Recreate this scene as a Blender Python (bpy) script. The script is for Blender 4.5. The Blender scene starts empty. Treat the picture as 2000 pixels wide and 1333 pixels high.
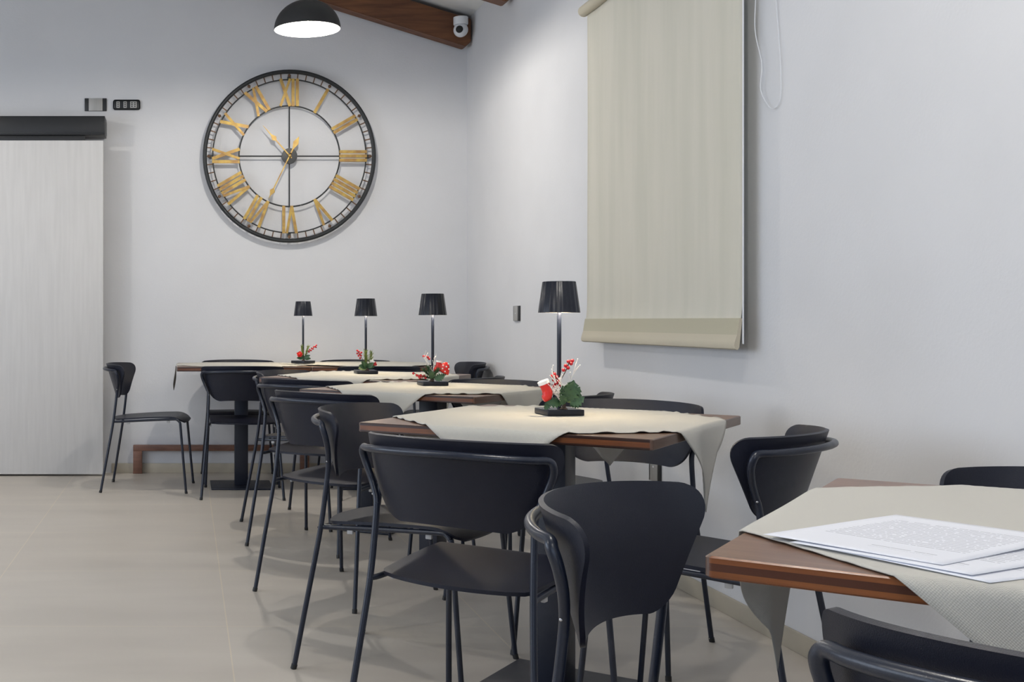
import bpy, bmesh, math, random
from mathutils import Vector, Matrix
random.seed(7)
PI = math.pi
S = bpy.context.scene
COL = S.collection

# ------------------------------------------------------------------ camera
FPX, PX0, PY0, CAMH = 2307.0, 363.6, 626.5, 1.022
cam = bpy.data.cameras.new('camera')
co = bpy.data.objects.new('camera', cam); COL.objects.link(co)
co.location = (0, 0, CAMH); co.rotation_euler = (PI/2, 0, 0)
cam.sensor_width = 36.0; cam.sensor_fit = 'HORIZONTAL'
cam.lens = 36.0*FPX/2000.0
cam.shift_x = (1000-PX0)/2000.0
cam.shift_y = -(666.5-PY0)/2000.0
cam.clip_start = 0.05
S.camera = co

# ------------------------------------------------------------------ light
S.view_settings.view_transform = 'Standard'
S.view_settings.look = 'None'
S.view_settings.gamma = 1.0
S.view_settings.use_curve_mapping = False
S.view_settings.exposure = 0.13
w = bpy.data.worlds.new('world'); S.world = w; w.use_nodes = True
w.node_tree.nodes['Background'].inputs[0].default_value = (0.62, 0.72, 0.9, 1)
w.node_tree.nodes['Background'].inputs[1].default_value = 0.35

def area(name, loc, rot, sx, sy, power, color):
    l = bpy.data.lights.new(name, 'AREA'); l.shape = 'RECTANGLE'; l.size = sx; l.size_y = sy
    l.energy = power; l.color = color
    o = bpy.data.objects.new(name, l); COL.objects.link(o)
    o.location = loc; o.rotation_euler = rot
    return o
# assumed daylight: area lights added before windowless walls, left and behind the camera
area('assumed_daylight_left', (-4.05, 3.4, 1.45), (0, -PI/2, 0), 1.7, 4.6, 86, (0.72, 0.83, 1.0))
area('assumed_daylight_behind', (-0.6, -2.1, 1.6), (PI/2, 0, 0), 3.6, 1.8, 26, (0.55, 0.72, 1.0))
PENDANTS = [(0.656, 6.4), (-1.9, 6.4), (0.656, 2.0), (-1.9, 2.0), (0.656, -0.4)]  # last two are unseen lamps added to light the near tables
PEND_Z = 2.60
PEND_W = [47, 30, 44, 40, 30]
PEND_COL = (1.0, 0.95, 0.88)

# ------------------------------------------------------------------ helpers
def tag(o, label=None, cat=None, group=None, kind=None):
    if label: o['label'] = label
    if cat: o['category'] = cat
    if group: o['group'] = group
    if kind: o['kind'] = kind
    return o

def link(name, bm, m, parent=None, sharp=35, smooth=True):
    bmesh.ops.recalc_face_normals(bm, faces=bm.faces)
    me = bpy.data.meshes.new(name); bm.to_mesh(me); bm.free()
    if smooth:
        me.shade_smooth()
        me.set_sharp_from_angle(angle=math.radians(sharp))
    for mm in (m if isinstance(m, (list, tuple)) else [m]):
        me.materials.append(mm)
    o = bpy.data.objects.new(name, me); COL.objects.link(o)
    if parent: o.parent = parent
    return o

def thing(name, label, cat, loc=(0, 0, 0), rz=0, group=None):
    o = bpy.data.objects.new(name, None); COL.objects.link(o)
    o.empty_display_size = 0.1
    o.location = loc; o.rotation_euler = (0, 0, rz)
    return tag(o, label, cat, group)

def children(o):
    return [c for c in bpy.data.objects if c.parent == o]

def copy_tree(o, parent=None):
    c = o.copy(); COL.objects.link(c)
    if parent is not None: c.parent = parent
    for ch in children(o): copy_tree(ch, c)
    return c

def box(bm, x0, x1, y0, y1, z0, z1, bev=0, seg=2, mi=0, M=None):
    r = bmesh.ops.create_cube(bm, size=1.0)
    vs = r['verts']
    for v in vs:
        v.co = Vector(((x0+x1)/2+v.co.x*(x1-x0), (y0+y1)/2+v.co.y*(y1-y0), (z0+z1)/2+v.co.z*(z1-z0)))
    es = list({e for v in vs for e in v.link_edges})
    if bev:
        rr = bmesh.ops.bevel(bm, geom=es, offset=bev, segments=seg, affect='EDGES', profile=0.5)
        vs = list({v for f in rr['faces'] for v in f.verts} | {v for v in vs if v.is_valid})
    if M is not None:
        for v in vs: v.co = M @ v.co
    for f in {f for v in vs for f in v.link_faces}: f.material_index = mi
    return vs

def catmull(pts, n=6):
    P = [Vector(p) for p in pts]
    P = [P[0]*2-P[1]] + P + [P[-1]*2-P[-2]]
    out = []
    for i in range(1, len(P)-2):
        a, b, c, d = P[i-1], P[i], P[i+1], P[i+2]
        for k in range(n):
            t = k/n
            out.append(0.5*((2*b)+(c-a)*t+(2*a-5*b+4*c-d)*t*t+(3*b-a-3*c+d)*t**3))
    out.append(P[-2].copy())
    return out

def tube(bm, pts, r, seg=12, caps=True, mi=0):
    pts = [Vector(p) for p in pts]
    rad = r if isinstance(r, (list, tuple)) else [r]*len(pts)
    T = []
    for i in range(len(pts)):
        a = pts[max(i-1, 0)]; b = pts[min(i+1, len(pts)-1)]
        T.append((b-a).normalized())
    up = Vector((0, 0, 1)) if abs(T[0].z) < 0.9 else Vector((1, 0, 0))
    N = (up-T[0]*up.dot(T[0])).normalized()
    rings = []
    for i, p in enumerate(pts):
        N = (N-T[i]*N.dot(T[i])).normalized()
        B = T[i].cross(N)
        rings.append([bm.verts.new(p+(N*math.cos(2*PI*k/seg)+B*math.sin(2*PI*k/seg))*rad[i]) for k in range(seg)])
    for a, b in zip(rings, rings[1:]):
        for k in range(seg):
            f = bm.faces.new((a[k], a[(k+1) % seg], b[(k+1) % seg], b[k])); f.material_index = mi
    if caps:
        for rr in (rings[0][::-1], rings[-1]):
            f = bm.faces.new(rr); f.material_index = mi

def lathe(bm, prof, seg=32, c=(0, 0, 0), mi=0, flute=0, nfl=0):
    rings = []
    for r, z in prof:
        if r < 1e-6: rings.append([bm.verts.new((c[0], c[1], c[2]+z))])
        else:
            rings.append([bm.verts.new((c[0]+(r+flute*(math.cos(nfl*2*PI*k/seg) if nfl else 0))*math.cos(2*PI*k/seg),
                                        c[1]+(r+flute*(math.cos(nfl*2*PI*k/seg) if nfl else 0))*math.sin(2*PI*k/seg), c[2]+z)) for k in range(seg)])
    for a, b in zip(rings, rings[1:]):
        for k in range(seg):
            if len(a) == 1 and len(b) == 1: continue
            if len(a) == 1: vs = (a[0], b[k], b[(k+1) % seg])
            elif len(b) == 1: vs = (a[k], a[(k+1) % seg], b[0])
            else: vs = (a[k], a[(k+1) % seg], b[(k+1) % seg], b[k])
            f = bm.faces.new(vs); f.material_index = mi

def ball(bm, c, r, sc=(1, 1, 1), sub=2, mi=0):
    x = bmesh.ops.create_icosphere(bm, subdivisions=sub, radius=r)
    for v in x['verts']: v.co = Vector((c[0]+v.co.x*sc[0], c[1]+v.co.y*sc[1], c[2]+v.co.z*sc[2]))
    for f in {f for v in x['verts'] for f in v.link_faces}: f.material_index = mi

# ------------------------------------------------------------------ materials
def mat(name, col, rough=0.5, metal=0.0, noise=0.0, nscale=30, bump=0.0, bscale=200, spec=0.5, trans=0.0, emit=None, estr=0, detail=4, stretch=None, col2=None, sheen=0):
    m = bpy.data.materials.new(name); m.use_nodes = True
    nt = m.node_tree; b = nt.nodes['Principled BSDF']
    b.inputs['Base Color'].default_value = (*col, 1)
    b.inputs['Roughness'].default_value = rough
    b.inputs['Metallic'].default_value = metal
    b.inputs['Specular IOR Level'].default_value = spec
    if sheen: b.inputs['Sheen Weight'].default_value = sheen
    if emit:
        b.inputs['Emission Color'].default_value = (*emit, 1); b.inputs['Emission Strength'].default_value = estr
    tc = nt.nodes.new('ShaderNodeTexCoord')
    src = tc.outputs['Object']
    if stretch:
        mp = nt.nodes.new('ShaderNodeMapping'); mp.inputs['Scale'].default_value = stretch
        nt.links.new(src, mp.inputs['Vector']); src = mp.outputs['Vector']
    if noise or col2:
        n = nt.nodes.new('ShaderNodeTexNoise'); n.inputs['Scale'].default_value = nscale; n.inputs['Detail'].default_value = detail
        nt.links.new(src, n.inputs['Vector'])
        mx = nt.nodes.new('ShaderNodeMix'); mx.data_type = 'RGBA'
        c2 = col2 or tuple(max(0, c*(1-noise)) for c in col)
        mx.inputs[6].default_value = (*col, 1); mx.inputs[7].default_value = (*c2, 1)
        rp = nt.nodes.new('ShaderNodeValToRGB'); rp.color_ramp.elements[0].position = 0.35; rp.color_ramp.elements[1].position = 0.65
        nt.links.new(n.outputs['Fac'], rp.inputs['Fac']); nt.links.new(rp.outputs['Color'], mx.inputs[0])
        nt.links.new(mx.outputs[2], b.inputs['Base Color'])
    if bump:
        n = nt.nodes.new('ShaderNodeTexNoise'); n.inputs['Scale'].default_value = bscale
        nt.links.new(src, n.inputs['Vector'])
        bp = nt.nodes.new('ShaderNodeBump'); bp.inputs['Strength'].default_value = bump; bp.inputs['Distance'].default_value = 0.002
        nt.links.new(n.outputs['Fac'], bp.inputs['Height']); nt.links.new(bp.outputs['Normal'], b.inputs['Normal'])
    return m

M_WALL = mat('wall_plaster', (0.70, 0.70, 0.71), 0.9, noise=0.03, nscale=3, bump=0.25, bscale=90, spec=0.2)
M_CEIL = mat('ceiling_paint', (0.74, 0.74, 0.72), 0.9, spec=0.2)
M_BASE = mat('baseboard_tile', (0.47, 0.42, 0.33), 0.45, noise=0.06, nscale=6)
M_DOOR = mat('door_panel', (0.66, 0.65, 0.64), 0.55, noise=0.06, nscale=5, stretch=(8, 8, 0.6), bump=0.1)
M_BLACK = mat('black_metal', (0.012, 0.013, 0.015), 0.38, bump=0.05)
M_SHELL = mat('chair_shell', (0.0050, 0.0066, 0.0165), 0.40, bump=0.25, bscale=900, spec=0.36)
M_TUBE = mat('chair_tube', (0.008, 0.012, 0.025), 0.30, bump=0.08, bscale=600)
M_CAP = mat('rubber_cap', (0.01, 0.01, 0.01), 0.6)
M_GLIDE = mat('grey_bumper', (0.42, 0.42, 0.42), 0.5)
M_STEEL = mat('steel', (0.55, 0.55, 0.56), 0.3, metal=1)
M_COLUMN = mat('table_column', (0.009, 0.012, 0.024), 0.42, bump=0.1, bscale=500)
M_LAMP = mat('lamp_lacquer', (0.004, 0.006, 0.014), 0.34, spec=0.4)
M_BLIND = mat('blind_fabric', (0.66, 0.63, 0.54), 0.85, bump=0.3, bscale=500, col2=(0.61, 0.59, 0.50), nscale=2.2, stretch=(1, 5, 0.5))
M_HEM = mat('blind_hem', (0.54, 0.49, 0.38), 0.8, bump=0.3, bscale=500)
M_BAND = mat('blind_band', (0.46, 0.43, 0.32), 0.85, bump=0.3, bscale=500)  # darker tone puts the weaker light through the doubled fabric into the colour
M_CORD = mat('white_plastic', (0.75, 0.76, 0.78), 0.4)
M_GOLD = mat('gilt_metal', (0.47, 0.32, 0.08), 0.45, metal=0.5, col2=(0.30, 0.17, 0.06), nscale=26)
M_BRONZE = mat('bronze_mark', (0.12, 0.065, 0.035), 0.5, metal=0.4)
M_IRON = mat('clock_iron', (0.012, 0.014, 0.015), 0.45)
M_PLATE = mat('brushed_plate', (0.45, 0.44, 0.42), 0.4, metal=0.3, noise=0.15, nscale=40, stretch=(1, 1, 0.1))
M_LEAF = mat('green_leaf', (0.018, 0.062, 0.030), 0.45, col2=(0.045, 0.105, 0.04), nscale=60)
M_LEAF2 = mat('variegated_leaf', (0.42, 0.46, 0.20), 0.5, col2=(0.06, 0.16, 0.05), nscale=90)
M_PINE = mat('pine_green', (0.21, 0.25, 0.05), 0.6, col2=(0.10, 0.16, 0.03), nscale=60)
M_RED = mat('red_lacquer', (0.62, 0.02, 0.015), 0.32)
M_BERRY = mat('red_berry', (0.45, 0.012, 0.02), 0.25)
M_WHITE = mat('white_felt', (0.85, 0.84, 0.82), 0.8, bump=0.3)
M_TWIG = mat('brown_twig', (0.05, 0.03, 0.02), 0.7)
M_GLASS = mat('window_glass', (0.05, 0.06, 0.08), 0.05, emit=(.75, .87, 1.0), estr=1.2)  # emission stands in for daylight leaking in behind the blind
M_FROST = mat('frosted_twig', (0.80, 0.78, 0.76), 0.6)

def wood(name, c1, c2, rough, scale=(2, 22, 22), spec=0.5):
    m = mat(name, c1, rough, spec=spec); nt = m.node_tree; b = nt.nodes['Principled BSDF']
    tc = nt.nodes.new('ShaderNodeTexCoord'); mp = nt.nodes.new('ShaderNodeMapping'); mp.inputs['Scale'].default_value = scale
    n = nt.nodes.new('ShaderNodeTexNoise'); n.inputs['Scale'].default_value = 2.2; n.inputs['Detail'].default_value = 8; n.inputs['Distortion'].default_value = 0.6
    rp = nt.nodes.new('ShaderNodeValToRGB')
    rp.color_ramp.elements[0].position = 0.3; rp.color_ramp.elements[0].color = (*c1, 1)
    rp.color_ramp.elements[1].position = 0.72; rp.color_ramp.elements[1].color = (*c2, 1)
    nt.links.new(tc.outputs['Object'], mp.inputs['Vector']); nt.links.new(mp.outputs['Vector'], n.inputs['Vector'])
    nt.links.new(n.outputs['Fac'], rp.inputs['Fac']); nt.links.new(rp.outputs['Color'], b.inputs['Base Color'])
    return m
M_WOODTOP = wood('table_veneer', (0.14, 0.070, 0.040), (0.22, 0.115, 0.068), 0.30)
M_BEAM = wood('beam_wood', (0.085, 0.030, 0.012), (0.19, 0.075, 0.028), 0.55, (1.5, 14, 14))
M_BENCH = wood('bench_wood', (0.13, 0.06, 0.04), (0.23, 0.11, 0.07), 0.45, (3, 20, 20))

# layered edge of the table tops: orange / dark / orange plies by height
def edge_mat(flip=False):
    m = wood('table_edge_plies', *(((0.095, 0.032, 0.012), (0.18, 0.062, 0.020)) if flip else ((0.16, 0.048, 0.014), (0.26, 0.088, 0.025))), 0.30, (3, 3, 60))
    nt = m.node_tree; b = nt.nodes['Principled BSDF']
    src = b.inputs['Base Color'].links[0].from_socket
    tc = nt.nodes.new('ShaderNodeTexCoord'); sp = nt.nodes.new('ShaderNodeSeparateXYZ')
    nt.links.new(tc.outputs['Object'], sp.inputs[0])
    rp = nt.nodes.new('ShaderNodeValToRGB'); cr = rp.color_ramp; cr.interpolation = 'CONSTANT'
    cr.elements[0].position = 0; cr.elements[0].color = (0, 0, 0, 1)
    cr.elements[1].position = 0.33; cr.elements[1].color = (1, 1, 1, 1)
    e = cr.elements.new(0.68); e.color = (0, 0, 0, 1)
    if flip:
        cr.elements[0].color = (1, 1, 1, 1); cr.elements[1].position = .22; cr.elements[1].color = (0, 0, 0, 1); e.position = .70; e.color = (1, 1, 1, 1)
    mr = nt.nodes.new('ShaderNodeMapRange'); mr.inputs[1].default_value = 0.7225; mr.inputs[2].default_value = 0.748
    nt.links.new(sp.outputs['Z'], mr.inputs[0]); nt.links.new(mr.outputs[0], rp.inputs['Fac'])
    mx = nt.nodes.new('ShaderNodeMix'); mx.data_type = 'RGBA'
    mx.inputs[7].default_value = (0.030, 0.012, 0.008, 1) if flip else (0.075, 0.022, 0.010, 1)
    nt.links.new(rp.outputs['Color'], mx.inputs[0]); nt.links.new(src, mx.inputs[6])
    nt.links.new(mx.outputs[2], b.inputs['Base Color'])
    return m
M_EDGE = edge_mat(); M_EDGE2 = edge_mat(True)
M_END = wood('table_end_edge', (0.085, 0.050, 0.036), (0.14, 0.085, 0.060), 0.35, (20, 2, 20))

def cloth_mat(name, col):
    m = mat(name, col, 0.92, spec=0.15, sheen=0.15); nt = m.node_tree; b = nt.nodes['Principled BSDF']
    tc = nt.nodes.new('ShaderNodeTexCoord')
    ws = []
    for d in ('X', 'Y'):
        wv = nt.nodes.new('ShaderNodeTexWave'); wv.bands_direction = d; wv.inputs['Scale'].default_value = 130; wv.inputs['Distortion'].default_value = 0.6
        nt.links.new(tc.outputs['UV'], wv.inputs['Vector']); ws.append(wv)
    mul = nt.nodes.new('ShaderNodeMath'); mul.operation = 'ADD'
    nt.links.new(ws[0].outputs['Fac'], mul.inputs[0]); nt.links.new(ws[1].outputs['Fac'], mul.inputs[1])
    bp = nt.nodes.new('ShaderNodeBump'); bp.inputs['Strength'].default_value = 0.35; bp.inputs['Distance'].default_value = 0.001
    nt.links.new(mul.outputs[0], bp.inputs['Height']); nt.links.new(bp.outputs['Normal'], b.inputs['Normal'])
    return m
M_CLOTH = cloth_mat('linen_cloth', (0.55, 0.53, 0.475))

def floor_mat():
    m = mat('floor_tiles', (0.50, 0.46, 0.41), 0.38, spec=0.5); nt = m.node_tree; b = nt.nodes['Principled BSDF']
    tc = nt.nodes.new('ShaderNodeTexCoord')
    mp = nt.nodes.new('ShaderNodeMapping'); mp.inputs['Location'].default_value = (-0.137+0.875, 0.414, 0)
    nt.links.new(tc.outputs['Object'], mp.inputs['Vector'])
    br = nt.nodes.new('ShaderNodeTexBrick')
    br.offset = 0.0; br.inputs['Scale'].default_value = 1.0
    br.inputs['Brick Width'].default_value = 0.875; br.inputs['Row Height'].default_value = 0.872
    br.inputs['Mortar Size'].default_value = 0.0022; br.inputs['Mortar Smooth'].default_value = 0.2
    br.inputs['Color1'].default_value = (0.57, 0.52, 0.455, 1); br.inputs['Color2'].default_value = (0.555, 0.505, 0.44, 1)
    br.inputs['Mortar'].default_value = (0.66, 0.58, 0.46, 1)
    nt.links.new(mp.outputs['Vector'], br.inputs['Vector'])
    n = nt.nodes.new('ShaderNodeTexNoise'); n.inputs['Scale'].default_value = 1.6; n.inputs['Detail'].default_value = 6
    mp2 = nt.nodes.new('ShaderNodeMapping'); mp2.inputs['Scale'].default_value = (0.8, 3.0, 1)
    nt.links.new(tc.outputs['Object'], mp2.inputs['Vector']); nt.links.new(mp2.outputs['Vector'], n.inputs['Vector'])
    mx = nt.nodes.new('ShaderNodeMix'); mx.data_type = 'RGBA'; mx.blend_type = 'MULTIPLY'
    rp = nt.nodes.new('ShaderNodeValToRGB'); rp.color_ramp.elements[0].color = (0.93, 0.925, 0.92, 1); rp.color_ramp.elements[1].color = (1.04, 1.04, 1.04, 1)
    rp.color_ramp.elements[0].position = 0.35; rp.color_ramp.elements[1].position = 0.68
    nt.links.new(n.outputs['Fac'], rp.inputs['Fac'])
    mx.inputs[0].default_value = 1
    nt.links.new(br.outputs['Color'], mx.inputs[6]); nt.links.new(rp.outputs['Color'], mx.inputs[7])
    nt.links.new(mx.outputs[2], b.inputs['Base Color'])
    mr = nt.nodes.new('ShaderNodeMapRange'); mr.inputs[3].default_value = 0.32; mr.inputs[4].default_value = 0.48
    nt.links.new(n.outputs['Fac'], mr.inputs[0]); nt.links.new(mr.outputs[0], b.inputs['Roughness'])
    return m
M_FLOOR = floor_mat()

def paper_mat():
    m = mat('printed_paper', (0.80, 0.81, 0.84), 0.6, spec=0.3); nt = m.node_tree; b = nt.nodes['Principled BSDF']
    tc = nt.nodes.new('ShaderNodeTexCoord'); sp = nt.nodes.new('ShaderNodeSeparateXYZ')
    nt.links.new(tc.outputs['UV'], sp.inputs[0])
    def math_(op, a, bb=None, c=None):
        n = nt.nodes.new('ShaderNodeMath'); n.operation = op
        for i, x in enumerate((a, bb, c)):
            if x is None: continue
            if isinstance(x, (int, float)): n.inputs[i].default_value = x
            else: nt.links.new(x, n.inputs[i])
        return n.outputs[0]
    u, v = sp.outputs['X'], sp.outputs['Y']
    rows = math_('FRACT', math_('MULTIPLY', v, 30.0))
    line = math_('LESS_THAN', rows, 0.30)
    n = nt.nodes.new('ShaderNodeTexNoise'); n.inputs['Scale'].default_value = 1.0; n.inputs['Detail'].default_value = 2
    cb = nt.nodes.new('ShaderNodeCombineXYZ')
    nt.links.new(math_('MULTIPLY', u, 45.0), cb.inputs[0]); nt.links.new(math_('MULTIPLY', math_('FLOOR', math_('MULTIPLY', v, 30.0)), 7.3), cb.inputs[1])
    nt.links.new(cb.outputs[0], n.inputs['Vector'])
    word = math_('GREATER_THAN', n.outputs['Fac'], 0.40)
    inu = math_('MULTIPLY', math_('GREATER_THAN', u, 0.12), math_('LESS_THAN', u, 0.90))
    inv = math_('MULTIPLY', math_('GREATER_THAN', v, 0.30), math_('LESS_THAN', v, 0.86))
    sig = math_('MULTIPLY', math_('MULTIPLY', math_('GREATER_THAN', v, 0.14), math_('LESS_THAN', v, 0.19)),
                math_('MULTIPLY', math_('GREATER_THAN', u, 0.5), math_('LESS_THAN', u, 0.85)))
    f = math_('MULTIPLY', math_('MULTIPLY', line, word), math_('MAXIMUM', math_('MULTIPLY', inu, inv), sig))
    f = math_('MULTIPLY', f, 0.5)
    mx = nt.nodes.new('ShaderNodeMix'); mx.data_type = 'RGBA'
    mx.inputs[6].default_value = (0.80, 0.81, 0.86, 1); mx.inputs[7].default_value = (0.12, 0.12, 0.15, 1)
    nt.links.new(f, mx.inputs[0]); nt.links.new(mx.outputs[2], b.inputs['Base Color'])
    return m
M_PAPER = paper_mat()

# ------------------------------------------------------------------ the room
XR, YB, XL, YF = 1.885, 7.93, -4.2, -2.3
ZR, SL, XRIDGE = 3.03, 0.31, -1.2
ZRIDGE = ZR+SL*(XR-XRIDGE)
ZL = ZRIDGE-SL*(XRIDGE-XL)
bm = bmesh.new(); box(bm, XL-.1, XR+.1, YF-.1, YB+.1, -.06, 0)
tag(link('floor', bm, M_FLOOR, smooth=False), kind='structure')

def gable_wall(name, y0, y1):
    bm = bmesh.new()
    prof = [(XL-.1, 0), (XR+.1, 0), (XR+.1, ZR+.05), (XRIDGE, ZRIDGE+.08), (XL-.1, ZL+.05)]
    a = [bm.verts.new((x, y0, z)) for x, z in prof]; b = [bm.verts.new((x, y1, z)) for x, z in prof]
    bm.faces.new(a); bm.faces.new(b[::-1])
    for i in range(5): bm.faces.new((a[i], a[(i+1) % 5], b[(i+1) % 5], b[i]))
    tag(link(name, bm, M_WALL, smooth=False), kind='structure')
gable_wall('wall_back', YB, YB+.12)
gable_wall('wall_front', YF-.12, YF)
bm = bmesh.new(); box(bm, XR, XR+.12, YF-.1, YB+.1, 0, ZR+.08)
tag(link('wall_right', bm, M_WALL, smooth=False), kind='structure')
bm = bmesh.new(); box(bm, XL-.12, XL, YF-.1, YB+.1, 0, ZL+.08)
tag(link('wall_left', bm, M_WALL, smooth=False), kind='structure')
bm = bmesh.new()
prof = [(XL-.12, ZL-.02), (XRIDGE, ZRIDGE), (XR+.12, ZR-.03), (XR+.12, ZR+.07), (XRIDGE, ZRIDGE+.1), (XL-.12, ZL+.08)]
a = [bm.verts.new((x, YF-.1, z)) for x, z in prof]; b = [bm.verts.new((x, YB+.1, z)) for x, z in prof]
for i in range(6): bm.faces.new((a[i], a[(i+1) % 6], b[(i+1) % 6], b[i]))
bm.faces.new((a[0], a[1], a[4], a[5])); bm.faces.new((a[1], a[2], a[3], a[4]))
bm.faces.new((b[0], b[1], b[4], b[5])); bm.faces.new((b[1], b[2], b[3], b[4]))
tag(link('ceiling', bm, M_CEIL, smooth=False), kind='structure')
# skirting
bm = bmesh.new(); box(bm, -0.50, XR, YB-.010, YB, 0, .064, .002)
tag(link('baseboard_back', bm, M_BASE), kind='structure')
bm = bmesh.new(); box(bm, XR-.010, XR, YF, YB-.010, 0, .064, .002)
tag(link('baseboard_right', bm, M_BASE), kind='structure')

# rafters that step down with the sloping ceiling
for i, (yc, lab) in enumerate([(7.82, 'dark stained roof beam sloping down along the back wall, white security camera at its low end'),
                 (6.83, 'dark stained roof beam whose low end just shows at the top edge above the right wall')]):
    bm = bmesh.new(); h = 0.185; t = .055
    zb = 2.822 if i == 0 else 2.847
    x1, x0 = XR-.012, XRIDGE
    vs = []
    for y in (yc-t, yc+t):
        vs.append([bm.verts.new(p) for p in ((x1, y, zb+.035), (x1-.035, y, zb+.006), (x0, y, zb+SL*(x1-x0)), (x0, y, zb+SL*(x1-x0)+h), (x1, y, zb+h))])
    bm.faces.new(vs[0]); bm.faces.new(vs[1][::-1])
    for k in range(5): bm.faces.new((vs[0][k], vs[0][(k+1) % 5], vs[1][(k+1) % 5], vs[1][k]))
    bmesh.ops.bevel(bm, geom=bm.edges[:], offset=.004, segments=2, affect='EDGES')
    tag(link('roof_beam', bm, M_BEAM), lab, 'beam', 'wooden roof beams')

# sliding door and its track
DX = -0.545
t = thing('sliding_door', 'pale whitewashed sliding door panel hanging on the left below the black track', 'door', (DX-1.0, 7.77, 0))
bm = bmesh.new(); box(bm, -1.0, 1.0, -.02, .02, .012, 2.205, .003)
link('door_leaf', bm, M_DOOR, t)
bm = bmesh.new(); box(bm, -.95, .88, -.012, .012, 2.205, 2.239, .002)
link('hanger_bar', bm, M_BLACK, t)
t = thing('door_track', 'black steel sliding door track box mounted on the back wall above the pale door', 'door track', (DX-1.0, 7.81, 2.24))
bm = bmesh.new(); box(bm, -1.1, 1.012, -.065, .10, 0.0, .125, .004)
link('track_cover', bm, M_BLACK, t)
bm = bmesh.new(); box(bm, -1.1, 1.012, -.069, -.064, .012, .018, 0); box(bm, -1.1, 1.012, .10, .118, .02, .11)
link('track_lip', bm, M_BLACK, t)
bm = bmesh.new(); box(bm, .74, .92, -.01, .05, .125, .135, .003)
link('top_bracket', bm, M_STEEL, t)

def W(px, py, Y):      # measured point on a plane facing the camera
    return ((px-PX0)/FPX*Y, CAMH-(py-PY0)/FPX*Y)

# wall plates on the back wall
x, z = W(187, 205, YB)
t = thing('wall_plate', 'small rectangular wall plate with silver centre and dark ends above the sliding door track', 'switch plate', (x, YB, z))
bm = bmesh.new(); box(bm, -.074, .074, -.009, 0, -.043, .043, .002); link('frame', bm, M_BLACK, t)
bm = bmesh.new(); box(bm, -.046, .046, -.013, -.008, -.042, .042, .001); link('centre_plate', bm, M_PLATE, t)
x, z = W(247.5, 205.5, YB)
t = thing('wall_control', 'black rounded wall control with three pale key blocks, left of the big clock', 'control panel', (x, YB, z))
bm = bmesh.new(); box(bm, -.091, .091, -.016, 0, -.034, .034, .015, 4); link('housing', bm, M_BLACK, t)
for cx, ww in ((-.057, .022), (-.010, .022), (.046, .044)):
    bm = bmesh.new(); box(bm, cx-ww/2, cx+ww/2, -.019, -.015, -.022, .022, .001)
    k = link('key_block', bm, M_PLATE, t)
    bm = bmesh.new()
    for zz in (-.012, 0, .012):
        for xx in ((0,) if ww < .03 else (-.010, .010)):
            box(bm, cx+xx-.005, cx+xx+.005, -.0205, -.0188, zz-.003, zz+.003)
    link('keys', bm, M_CAP, k)

# low wooden frame along the back wall
bx0, _ = W(260, 900, 7.88); bx1, _ = W(604, 900, 7.88)
t = thing('low_bench', 'low brown wooden bench frame standing on the floor against the back wall behind the tables', 'bench', ((bx0+bx1)/2, 7.896, 0))
L = (bx1-bx0)/2
bm = bmesh.new(); box(bm, -L, L, -.023, .023, .152, .190, .003); link('top_rail', bm, M_BENCH, t)
for s in (-1, 1):
    bm = bmesh.new(); a_, b_ = sorted((s*L, s*(L-.06))); box(bm, a_, b_, -.022, .022, 0, .152, .003); link('leg', bm, M_BENCH, t)

# security camera at the beam end
x, z = W(900, 58, 7.62)
t = thing('security_camera', 'white dome security camera with dark lens mounted at the low end of the roof beam', 'camera', (1.79, 7.70, z+.01))
bm = bmesh.new(); lathe(bm, [(0, .09), (.047, .09), (.047, .045), (.045, .04), (0, .04)], 28); link('mount', bm, M_CORD, t)
bm = bmesh.new(); ball(bm, (0, 0, .008), .047, sub=4); link('eyeball', bm, M_CORD, t)
bm = bmesh.new(); ball(bm, (0, 0, 0), .024, sub=3)
for v in bm.verts: v.co = v.co+Vector((-.016, -.034, .004))
link('lens', bm, M_CAP, t)

# plates on the right wall
def rplate(px, py, hw, hh, name, lab, cat):
    Y = FPX*XR/(px-PX0); z = CAMH-(py-PY0)/FPX*Y
    t = thing(name, lab, cat, (XR, Y, z))
    bm = bmesh.new(); box(bm, -.009, 0, -hw, hw, -hh, hh, .002); link('frame', bm, M_BLACK, t)
    bm = bmesh.new(); box(bm, -.013, -.008, -hw*.62, hw*.62, -hh*.97, hh*.97, .001); link('centre_plate', bm, M_PLATE, t)
    bm = bmesh.new(); box(bm, -.0145, -.012, -.004, .004, -.004, .004, .001); link('button', bm, M_CORD, t)
rplate(1011, 612.5, .060, .043, 'wall_switch', 'small wall switch with dark frame on the right wall, left of the roller blind', 'switch')
rplate(1282, 912, .055, .060, 'wall_socket', 'socket plate low on the right wall, half hidden behind the chair backrest', 'socket')

# window behind the blind
bm = bmesh.new()
y0, y1, z0, z1 = 4.02, 5.25, 1.05, 2.38
for a in ((y0, y1, z0, z0+.06), (y0, y1, z1-.06, z1), (y0, y0+.06, z0, z1), (y1-.06, y1, z0, z1), ((y0+y1)/2-.03, (y0+y1)/2+.03, z0, z1)):
    box(bm, XR-.022, XR, a[0], a[1], a[2], a[3], .002)
wn = tag(link('window_1', bm, M_CORD), kind='structure')
bm = bmesh.new(); box(bm, XR-.008, XR-.001, y0+.05, y1-.05, z0+.05, z1-.05); link('window_glass', bm, M_GLASS, wn)

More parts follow.
